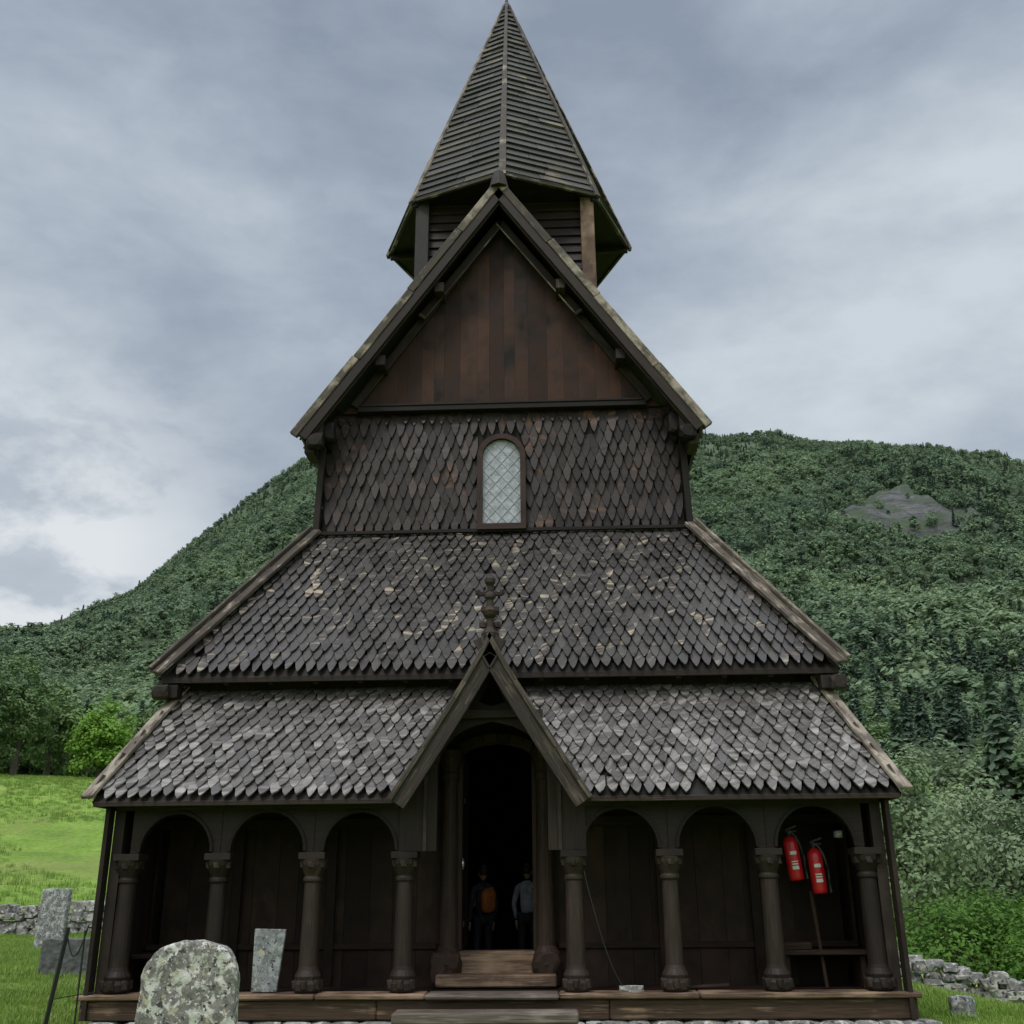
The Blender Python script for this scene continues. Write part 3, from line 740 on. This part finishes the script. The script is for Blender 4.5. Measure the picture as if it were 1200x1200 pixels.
# ---------------------------------------------------------------- vegetation prototypes
def leafquad(mb,c,s,rnd,nrm=None,mi=0):
    n=nrm if nrm else V((U(-1,1),U(-1,1),U(-.4,1))); n=(n+V((U(-.6,.6),U(-.6,.6),U(-.6,.6)))).normalized()
    a=n.orthogonal().normalized(); b=n.cross(a); t=U(0,6.28); a,b=a*math.cos(t)+b*math.sin(t),b*math.cos(t)-a*math.sin(t)
    k=len(mb.v); mb.v+=[tuple(c+a*s),tuple(c+b*s*.6),tuple(c-a*s),tuple(c-b*s*.6)]
    mb.f.append([k,k+1,k+2,k+3]); mb.uv+=[(0,0)]*4; mb.r.append(rnd); mb.mi.append(mi)
def limb(mb,p0,p1,r0,r1,mi=1):
    mb.beam(p0,p1,r0*2,r0*2,w1=r1*2,h1=r1*2,mi=mi)
def decid(h,rad,nclump,nleaf,ls,trunk=.25,cl=.28,limbs=8,bias=0,droop=0,vr=.7,jn=1.0):
    mb=MB(); tr=h*.028
    top=V((U(-.3,.3),U(-.3,.3),h*.8))
    mids=[V((0,0,-.3)),V((U(-.1,.1),U(-.1,.1),h*.25)),V((U(-.2,.2),U(-.2,.2),h*.5)),top]
    for i in range(3): limb(mb,mids[i],mids[i+1],tr*(1-.3*i),tr*(.7-.3*i) if i<2 else tr*.1)
    cz=h*(trunk+1)/2; hz=h*(1-trunk)/2
    cs=[]
    for i in range(nclump):
        u=V((random.gauss(0,1),random.gauss(0,1),random.gauss(0,1))).normalized()*(R()**.4)
        k=1+.35*noise.noise(u*1.7+V((bias,0,0)))
        taper=1-.35*max(0,u.z)
        cs.append(V((u.x*rad*k*taper,u.y*rad*k*taper,cz+u.z*hz*k)))
    for i in range(min(limbs,len(cs))):
        z0=h*U(.2,.55); limb(mb,V((0,0,z0)),cs[i],tr*.4,tr*.08)
    for c in cs:
        rr=R()*vr; cr=rad*cl*U(.7,1.3); cn=V((c.x,c.y,(c.z-cz)*1.0))/rad
        for j in range(nleaf):
            o=V((random.gauss(0,.5),random.gauss(0,.5),random.gauss(0,.38)-(abs(random.gauss(0,droop)) if droop else 0)))*cr
            leafquad(mb,c+o,ls*U(.6,1.3),min(1,max(0,rr+U(-.15,.45)+o.z/cr*.15)),V((o.x,o.y,o.z+cr*.6))/cr*jn+cn*(1.6-jn)+V((0,0,.3)))
    return mb
def spruce(h,rad,layers,per,ls):
    mb=MB(); limb(mb,V((0,0,-.3)),V((0,0,h*.97)),h*.018,.02)
    for i in range(layers):
        t=i/(layers-1); z=h*(.06+.92*t); r=rad*(1-t)**.9*U(.85,1.15)+.08
        n=max(4,int(per*(1-t)+4))
        for k in range(n):
            a=U(0,6.28); rr=r*U(.8,1.12)
            for q in range(3):
                f=(q+.6)/3; c=V((math.cos(a)*rr*f,math.sin(a)*rr*f,z-rr*f*.35+U(-.05,.05)*h/10))
                leafquad(mb,c,ls*(1.15-.4*f),U(0,1)*.6+f*.3,V((math.cos(a)*.8,math.sin(a)*.8,1)))
    for i in range(10): leafquad(mb,V((0,0,h*(.9+.01*i))),ls*.35,.5,V((1,0,0)))
    return mb
def proto(coll,mb,name,mats):
    o=mb.obj(name,mats); scene.collection.objects.unlink(o); coll.objects.link(o); return o
def coll(name): return bpy.data.collections.new(name)
def scatter(name,pts,coll_):
    me=bpy.data.meshes.new(name); me.from_pydata([tuple(p[0]) for p in pts],[],[])
    for nm,i in(('scl',1),('rz',2)):
        a=me.attributes.new(nm,'FLOAT','POINT'); a.data.foreach_set('value',[float(p[i]) for p in pts])
    a=me.attributes.new('idx','INT','POINT'); a.data.foreach_set('value',[int(p[3]) for p in pts])
    o=bpy.data.objects.new(name,me); scene.collection.objects.link(o)
    ng=bpy.data.node_groups.new(name,'GeometryNodeTree')
    ng.interface.new_socket('Geometry',in_out='INPUT',socket_type='NodeSocketGeometry'); ng.interface.new_socket('Geometry',in_out='OUTPUT',socket_type='NodeSocketGeometry')
    N=ng.nodes; gi=N.new('NodeGroupInput'); go=N.new('NodeGroupOutput'); iop=N.new('GeometryNodeInstanceOnPoints')
    ci=N.new('GeometryNodeCollectionInfo'); ci.inputs['Collection'].default_value=coll_; ci.inputs['Separate Children'].default_value=True; ci.inputs['Reset Children'].default_value=True
    def na(nm,t):
        n=N.new('GeometryNodeInputNamedAttribute'); n.data_type=t; n.inputs[0].default_value=nm; return n.outputs[0]
    cx=N.new('ShaderNodeCombineXYZ'); l=ng.links
    l.new(na('rz','FLOAT'),cx.inputs[2]); l.new(gi.outputs[0],iop.inputs['Points']); l.new(ci.outputs[0],iop.inputs['Instance'])
    iop.inputs['Pick Instance'].default_value=True; l.new(na('idx','INT'),iop.inputs['Instance Index']); l.new(cx.outputs[0],iop.inputs['Rotation']); l.new(na('scl','FLOAT'),iop.inputs['Scale'])
    l.new(iop.outputs[0],go.inputs[0]); md=o.modifiers.new('scatter','NODES'); md.node_group=ng; return o
def pol(r,az): a=math.radians(az-2.3); return CX+r*math.sin(a),CY+r*math.cos(a)

cf=coll('hillside_tree_kinds')
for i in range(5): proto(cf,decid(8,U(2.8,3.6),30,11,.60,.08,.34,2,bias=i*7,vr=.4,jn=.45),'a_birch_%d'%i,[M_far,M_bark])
for i in range(2): proto(cf,spruce(10,2.3,13,9,.75),'b_spruce_%d'%i,[M_spr,M_bark])
pts=[]
for k in range(34000):
    az=U(-36,38); r=math.sqrt(U(205**2,1030**2))
    if -9<az<8 and R()<.6: continue
    x,y=pol(r,az)
    rp=rockpatch(x,y)
    if rp<1.1 and r>500 and R()<(.90 if r>590 else .75): continue
    n=noise.noise(V((x*.01,y*.01,2)))+.5*noise.noise(V((x*.03,y*.03,8)))
    sp = (n>.42 and R()<.6) or R()<.05 or (r>920 and R()<.35) or (r<330 and az>10 and n>.1 and R()<.5)
    s=U(.5,1.45)*(1 if not sp else .8)
    if r>850: s*=.68
    if r<350: s*=1.2
    pts.append(((x,y,tz(x,y)-.2),s,U(0,6.28),random.choice((5,6)) if sp else random.randrange(5)))
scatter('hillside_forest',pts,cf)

cm=coll('valley_tree_kinds')
for i in range(3): proto(cm,decid(10,3.4,80,32,.30,.12,.26,10,bias=i*3),'a_birch_%d'%i,[M_birch,M_bark])
for i in range(2): proto(cm,spruce(14,2.9,26,20,.55),'b_spruce_%d'%i,[M_spr,M_bark])
for i in range(2): proto(cm,decid(10,3.9,90,34,.28,.05,.26,10,bias=20+i*3,droop=.6),'c_willow_%d'%i,[M_willow,M_bark])
pts=[]
for k in range(380):
    az=U(-36,-10); r=U(138,230); x,y=pol(r,az); sp=R()<.12
    pts.append(((x,y,tz(x,y)-.3),U(.6,1.15),U(0,6.28),random.choice((3,4)) if sp else random.choice((0,1,2,0,5,6))))
for k in range(400):
    az=U(12,38); r=U(95,240); x,y=pol(r,az); sp=R()<(.55 if 110<r<190 and az>20 else .15)
    pts.append(((x,y,tz(x,y)-.3),U(.75,1.3)*(1.0 if sp else 1),U(0,6.28),random.choice((3,4)) if sp else random.choice((0,1,2,5,6))))
scatter('valley_trees',pts,cm)
def tree_obj(name,mb,mats,x,y,s=1,rz=0,zo=-.2):
    o=mb.obj(name,mats); o.location=(x,y,tz(x,y)+zo); o.scale=(s,s,s); o.rotation_euler=(0,0,rz); return o
for az,r,h in((20.0,58,10.5),(22.6,64,10.0),(25.2,60,8.2),(27.5,70,9.5),(30.5,62,8)):
    x,y=pol(r,az); tree_obj('willow_tree',decid(h,3.4,120,80,.14,.02,.25,12,bias=az,droop=.8),[M_willow,M_bark],x,y,zo=-.6)
for az,r,h,w in((21.3,30,2.6,1.9),(24.3,31,2.8,1.7),(26.5,28,2.4,1.6),(29.5,28,2.5,1.8)):
    x,y=pol(r,az); tree_obj('green_bush',decid(h,w,90,90,.06,.0,.27,10,bias=az),[M_bright,M_bark],x,y,zo=-.1)
x,y=pol(124,-21.6); tree_obj('round_birch_tree',decid(8.2,3.9,120,60,.22,.02,.24,10,bias=3),[M_round,M_bark],x,y)
for az,r,h in((-25.5,126,13),(-27.6,122,14),(-24,132,11),(-29.5,120,12),(-19.6,134,9)):
    x,y=pol(r,az); tree_obj('birch_tree',decid(h,3.6,110,55,.22,.08,.24,10,bias=az),[M_birch,M_bark],x,y)

cg=coll('grass_tufts')
M_gr=leafmat('grass_blades',(.12,.20,.035),(.18,.29,.05),(.30,.37,.12),.3,.3)
def tuft(h,n,sp):
    mb=MB()
    for i in range(n):
        a=U(0,6.28); b=V((U(-sp,sp),U(-sp,sp),-.01)); l=V((math.cos(a),math.sin(a),0)); s=V((-l.y,l.x,0))*h*.05; hh=h*U(.5,1.2)
        m1=b+V((0,0,hh*.6))+l*hh*.12; t=b+V((0,0,hh))+l*hh*.45; r=R(); k=len(mb.v)
        mb.v+=[tuple(b-s),tuple(b+s),tuple(m1+s*.7),tuple(m1-s*.7),tuple(t)]; mb.f+=[[k,k+1,k+2,k+3],[k+3,k+2,k+4]]; mb.uv+=[(0,0)]*7; mb.r+=[r,r]; mb.mi+=[0,0]
    return mb
for i in range(3): proto(cg,tuft(.10,22,.09),'tuft_%d'%i,[M_gr])
pts=[]
for k in range(34000):
    if k<27000: az=U(-33,-14); r=math.sqrt(U(8**2,44**2))
    elif k<31000: az=U(15,34); r=math.sqrt(U(8**2,24**2))
    else: az=U(-33,33); r=math.sqrt(U(5**2,13**2))
    x,y=pol(r,az)
    if abs(x)<4.6 and y>-.6: continue
    n=noise.noise(V((x*.5,y*.5,0)))
    if n<-.25 and R()<.5: continue
    pts.append(((x,y,tz(x,y)),U(.6,1.4)*(1+n*.6),U(0,6.28),random.randrange(3)))
for k in range(7000):
    az=U(-33,-13); r=math.sqrt(U(44**2,130**2)); x,y=pol(r,az)
    if noise.noise(V((x*.06,y*.06,2)))<-.1: continue
    pts.append(((x,y,tz(x,y)),U(1.3,3.2),U(0,6.28),random.randrange(3)))
scatter('grass',pts,cg)

def drywall(name,p0,p1,h,sz):
    mb=MB(); p0=V(p0);p1=V(p1); L=(p1-p0).length; d=(p1-p0)/L; nr=int(h/(sz*.55))
    for j in range(nr):
        s=U(0,sz)
        while s<L:
            w=sz*U(.45,1.7); q=p0+d*(s+w/2); z=tz(q.x,q.y)+(j+.45)*h/nr+U(-.07,.07)*sz/.3
            mb.rock((q.x+U(-.06,.06),q.y+U(-.08,.08),z),(w*.58,sz*.6,h/nr*.72*U(.7,1.35)),2,.55); s+=w*.88
    return mb.obj(name,M_rock)
drywall('stone_wall',(-34,22.5,0),(-3,25.5,0),1.0,.42)
drywall('stone_wall',(6.2,9.2,0),(18,7.6,0),.60,.24)

# ================================================================ people just inside the door
def person(name,x,y,z,h,yaw,top,legs,hair,pack=None):
    e=empty(name,(x,y,z)); e.rotation_euler=(0,0,yaw); e.scale=(h/1.75,)*3
    J={'pel':(0,0,.95,.13),'bel':(0,0,1.08,.125),'che':(0,-.01,1.28,.15),'nb':(0,0,1.43,.07),'nk':(0,0,1.50,.055)}
    J.update({'sl':(-.17,0,1.39,.06),'el':(-.24,.02,1.12,.045),'wl':(-.22,-.06,.88,.034),'sr':(.17,0,1.39,.06),'er':(.24,.02,1.12,.045),'wr':(.22,-.06,.88,.034),
     'hl':(-.10,0,.90,.09),'kl':(-.11,-.02,.50,.06),'al':(-.11,.02,.09,.042),'tl':(-.12,-.14,.04,.035),'hr':(.10,0,.90,.09),'kr':(.11,-.02,.50,.06),'ar':(.11,.02,.09,.042),'tr':(.12,-.14,.04,.035)})
    def skin(nm,names,edges,mat,root):
        me=bpy.data.meshes.new(nm); me.from_pydata([J[n][:3] for n in names],[(names.index(a),names.index(b)) for a,b in edges],[])
        o=bpy.data.objects.new(nm,me); scene.collection.objects.link(o); o.parent=e
        o.modifiers.new('s','SKIN')
        for i,n in enumerate(names): me.skin_vertices[0].data[i].radius=(J[n][3],J[n][3]*(.8 if n in('pel','bel','che') else 1))
        me.skin_vertices[0].data[names.index(root)].use_root=True
        sb=o.modifiers.new('ss','SUBSURF'); sb.levels=2; sb.render_levels=2; me.materials.append(mat)
    skin('torso_and_arms',['pel','bel','che','nb','nk','sl','el','wl','sr','er','wr'],[('pel','bel'),('bel','che'),('che','nb'),('nb','nk'),('nb','sl'),('sl','el'),('el','wl'),('nb','sr'),('sr','er'),('er','wr')],top,'pel')
    skin('legs',['pel','hl','kl','al','tl','hr','kr','ar','tr'],[('pel','hl'),('hl','kl'),('kl','al'),('al','tl'),('pel','hr'),('hr','kr'),('kr','ar'),('ar','tr')],legs,'pel')
    sk=simple('skin',(.45,.27,.19),.5)
    mb=MB(); pts,fs=ICO[3]
    hp=[]
    for p in pts:
        q=V((p.x*.078,p.y*.095,p.z*.118))
        if p.z<-.2: q.x*=.86; q.y*=.9
        if p.y<-.75 and abs(p.x)<.22 and -.3<p.z<.1: q.y-=.02
        hp.append(q+V((0,-.01,1.63)))
    mb.add(hp,fs)
    for s in(-1,1):
        mb.rock((s*.08,0,1.62),(.012,.022,.032),1,.05); mb.rock((s*.22,-.07,.82),(.03,.022,.05),1,.05)
        for k in range(4): mb.beam((s*.22,-.09+.016*k-.01,.79),(s*.215,-.10+.018*k,.705+.008*abs(k-1.5)),.015,.015,w1=.011,h1=.011)
        mb.beam((s*.21,-.10,.83),(s*.20,-.135,.77),.016,.016)
        mb.rock((s*.03,-.098,1.645),(.012,.008,.008),1,0,mi=1)
    mb.beam((-.025,-.10,1.575),(.025,-.10,1.575),.008,.006,mi=2)
    mb.obj('head_and_hands',[sk,M_blk,simple('lips',(.35,.1,.09),.5)],e,smooth=True)
    mb=MB(); hp=[]
    for p in pts: hp.append(V((p.x*.086,p.y*.10+.012,max(p.z,-.35 if p.y>-.1 else .25)*.125))+V((0,0,1.645)))
    mb.add(hp,fs); mb.obj('hair',hair,e,smooth=True)
    if pack:
        mb=MB(); pp=[]
        for p in pts:
            q=V([math.copysign(abs(c)**.6,c) for c in p]); pp.append(V((q.x*.13,q.y*.08+.20,q.z*.2+1.2)))
        mb.add(pp,fs)
        for s in(-1,1): mb.beam((s*.10,.15,1.40),(s*.11,-.12,1.38),.04,.015); mb.beam((s*.11,-.12,1.38),(s*.12,-.10,1.1),.04,.015)
        mb.obj('backpack',pack,e,smooth=True)
cl=lambda n,c: simple(n,c,.8,0,12)
dark=cl('dark_cloth',(.02,.022,.03))
person('standing_visitor',-.34,3.3,.36,1.50,math.pi+.5,cl('navy_cloth',(.03,.035,.06)),dark,simple('brown_hair',(.03,.02,.012),.6),cl('orange_fabric',(.42,.13,.03)))
person('standing_visitor',.30,3.5,.36,1.52,math.pi-.3,cl('pale_cloth',(.36,.38,.42)),dark,simple('dark_hair',(.012,.01,.008),.6))

# ================================================================ sky and sun
w=bpy.data.worlds.new("World"); scene.world=w; w.use_nodes=True; nt=w.node_tree; nt.nodes.clear()
out=nt.nodes.new('ShaderNodeOutputWorld'); bg=nt.nodes.new('ShaderNodeBackground'); nt.links.new(bg.outputs[0],out.inputs[0])
SE,SR=math.radians(58),math.radians(205)
sky=nt.nodes.new('ShaderNodeTexSky'); sky.sky_type='NISHITA'; sky.sun_disc=False; sky.sun_elevation=SE; sky.sun_rotation=SR
tc=nt.nodes.new('ShaderNodeTexCoord'); sp=nt.nodes.new('ShaderNodeSeparateXYZ'); nt.links.new(tc.outputs['Generated'],sp.inputs[0])
zc=mathn(nt,'MAXIMUM',sp.outputs[2],0.0); den=mathn(nt,'ADD',zc,.5)
cb=nt.nodes.new('ShaderNodeCombineXYZ'); nt.links.new(mathn(nt,'DIVIDE',sp.outputs[0],den),cb.inputs[0]); nt.links.new(mathn(nt,'DIVIDE',sp.outputs[1],den),cb.inputs[1]); nt.links.new(mathn(nt,'MULTIPLY',zc,1.6),cb.inputs[2])
off=nt.nodes.new('ShaderNodeMapping'); off.inputs['Location'].default_value=(7.4,2.2,1.6); nt.links.new(cb.outputs[0],off.inputs[0])
n1=noisen(nt,off.outputs[0],2.1,5,.52,.15); n2=noisen(nt,off.outputs[0],6.5,10,.60,.2)
s=mathn(nt,'ADD',mathn(nt,'MULTIPLY',n1,.70),mathn(nt,'MULTIPLY',n2,.30))
s=mathn(nt,'ADD',s,mathn(nt,'MULTIPLY',sp.outputs[0],.07))
c=ramp(nt,s,[(.36,(.27,.325,.405)),(.45,(.355,.415,.50)),(.54,(.465,.53,.605)),(.66,(.63,.695,.75))])
lf=mathn(nt,'MULTIPLY',ramp(nt,mathn(nt,'MULTIPLY',sp.outputs[0],-1.0),[(.27,0.0),(.40,1.0)]),ramp(nt,sp.outputs[2],[(.30,1.0),(.48,0.0)]))
lf=mathn(nt,'MULTIPLY',lf,ramp(nt,n2,[(.40,.25),(.56,1.0)]))
c=mix(nt,lf,c,(.82,.85,.87))
hz=ramp(nt,sp.outputs[2],[(.0,.4),(.6,0.0)]); c=mix(nt,hz,c,(.58,.64,.69))
nk=mix(nt,1.0,sky.outputs[0],(.10,.10,.10),'MULTIPLY'); c=mix(nt,.06,c,nk)
zen=ramp(nt,sp.outputs[2],[(.74,0.0),(.95,1.0)]); back=ramp(nt,mathn(nt,'MULTIPLY',sp.outputs[1],-1.0),[(.0,0.0),(.6,1.0)])
k=mathn(nt,'ADD',1.0,mathn(nt,'ADD',mathn(nt,'MULTIPLY',zen,3.2),mathn(nt,'MULTIPLY',back,1.0)))
warm=mix(nt,mathn(nt,'MAXIMUM',zen,back),c,mix(nt,1.0,c,(1.07,1.0,.94),'MULTIPLY'))
nt.links.new(warm,bg.inputs[0]); nt.links.new(k,bg.inputs[1])
sl_=bpy.data.lights.new('sun','SUN'); sl_.energy=1.5; sl_.angle=math.radians(14); sl_.color=(1,.95,.88)
so=bpy.data.objects.new('sun',sl_); scene.collection.objects.link(so)
sd=V((math.sin(SR)*math.cos(SE),math.cos(SR)*math.cos(SE),math.sin(SE)))
so.rotation_euler=sd.to_track_quat('Z','Y').to_euler()
print('OK')
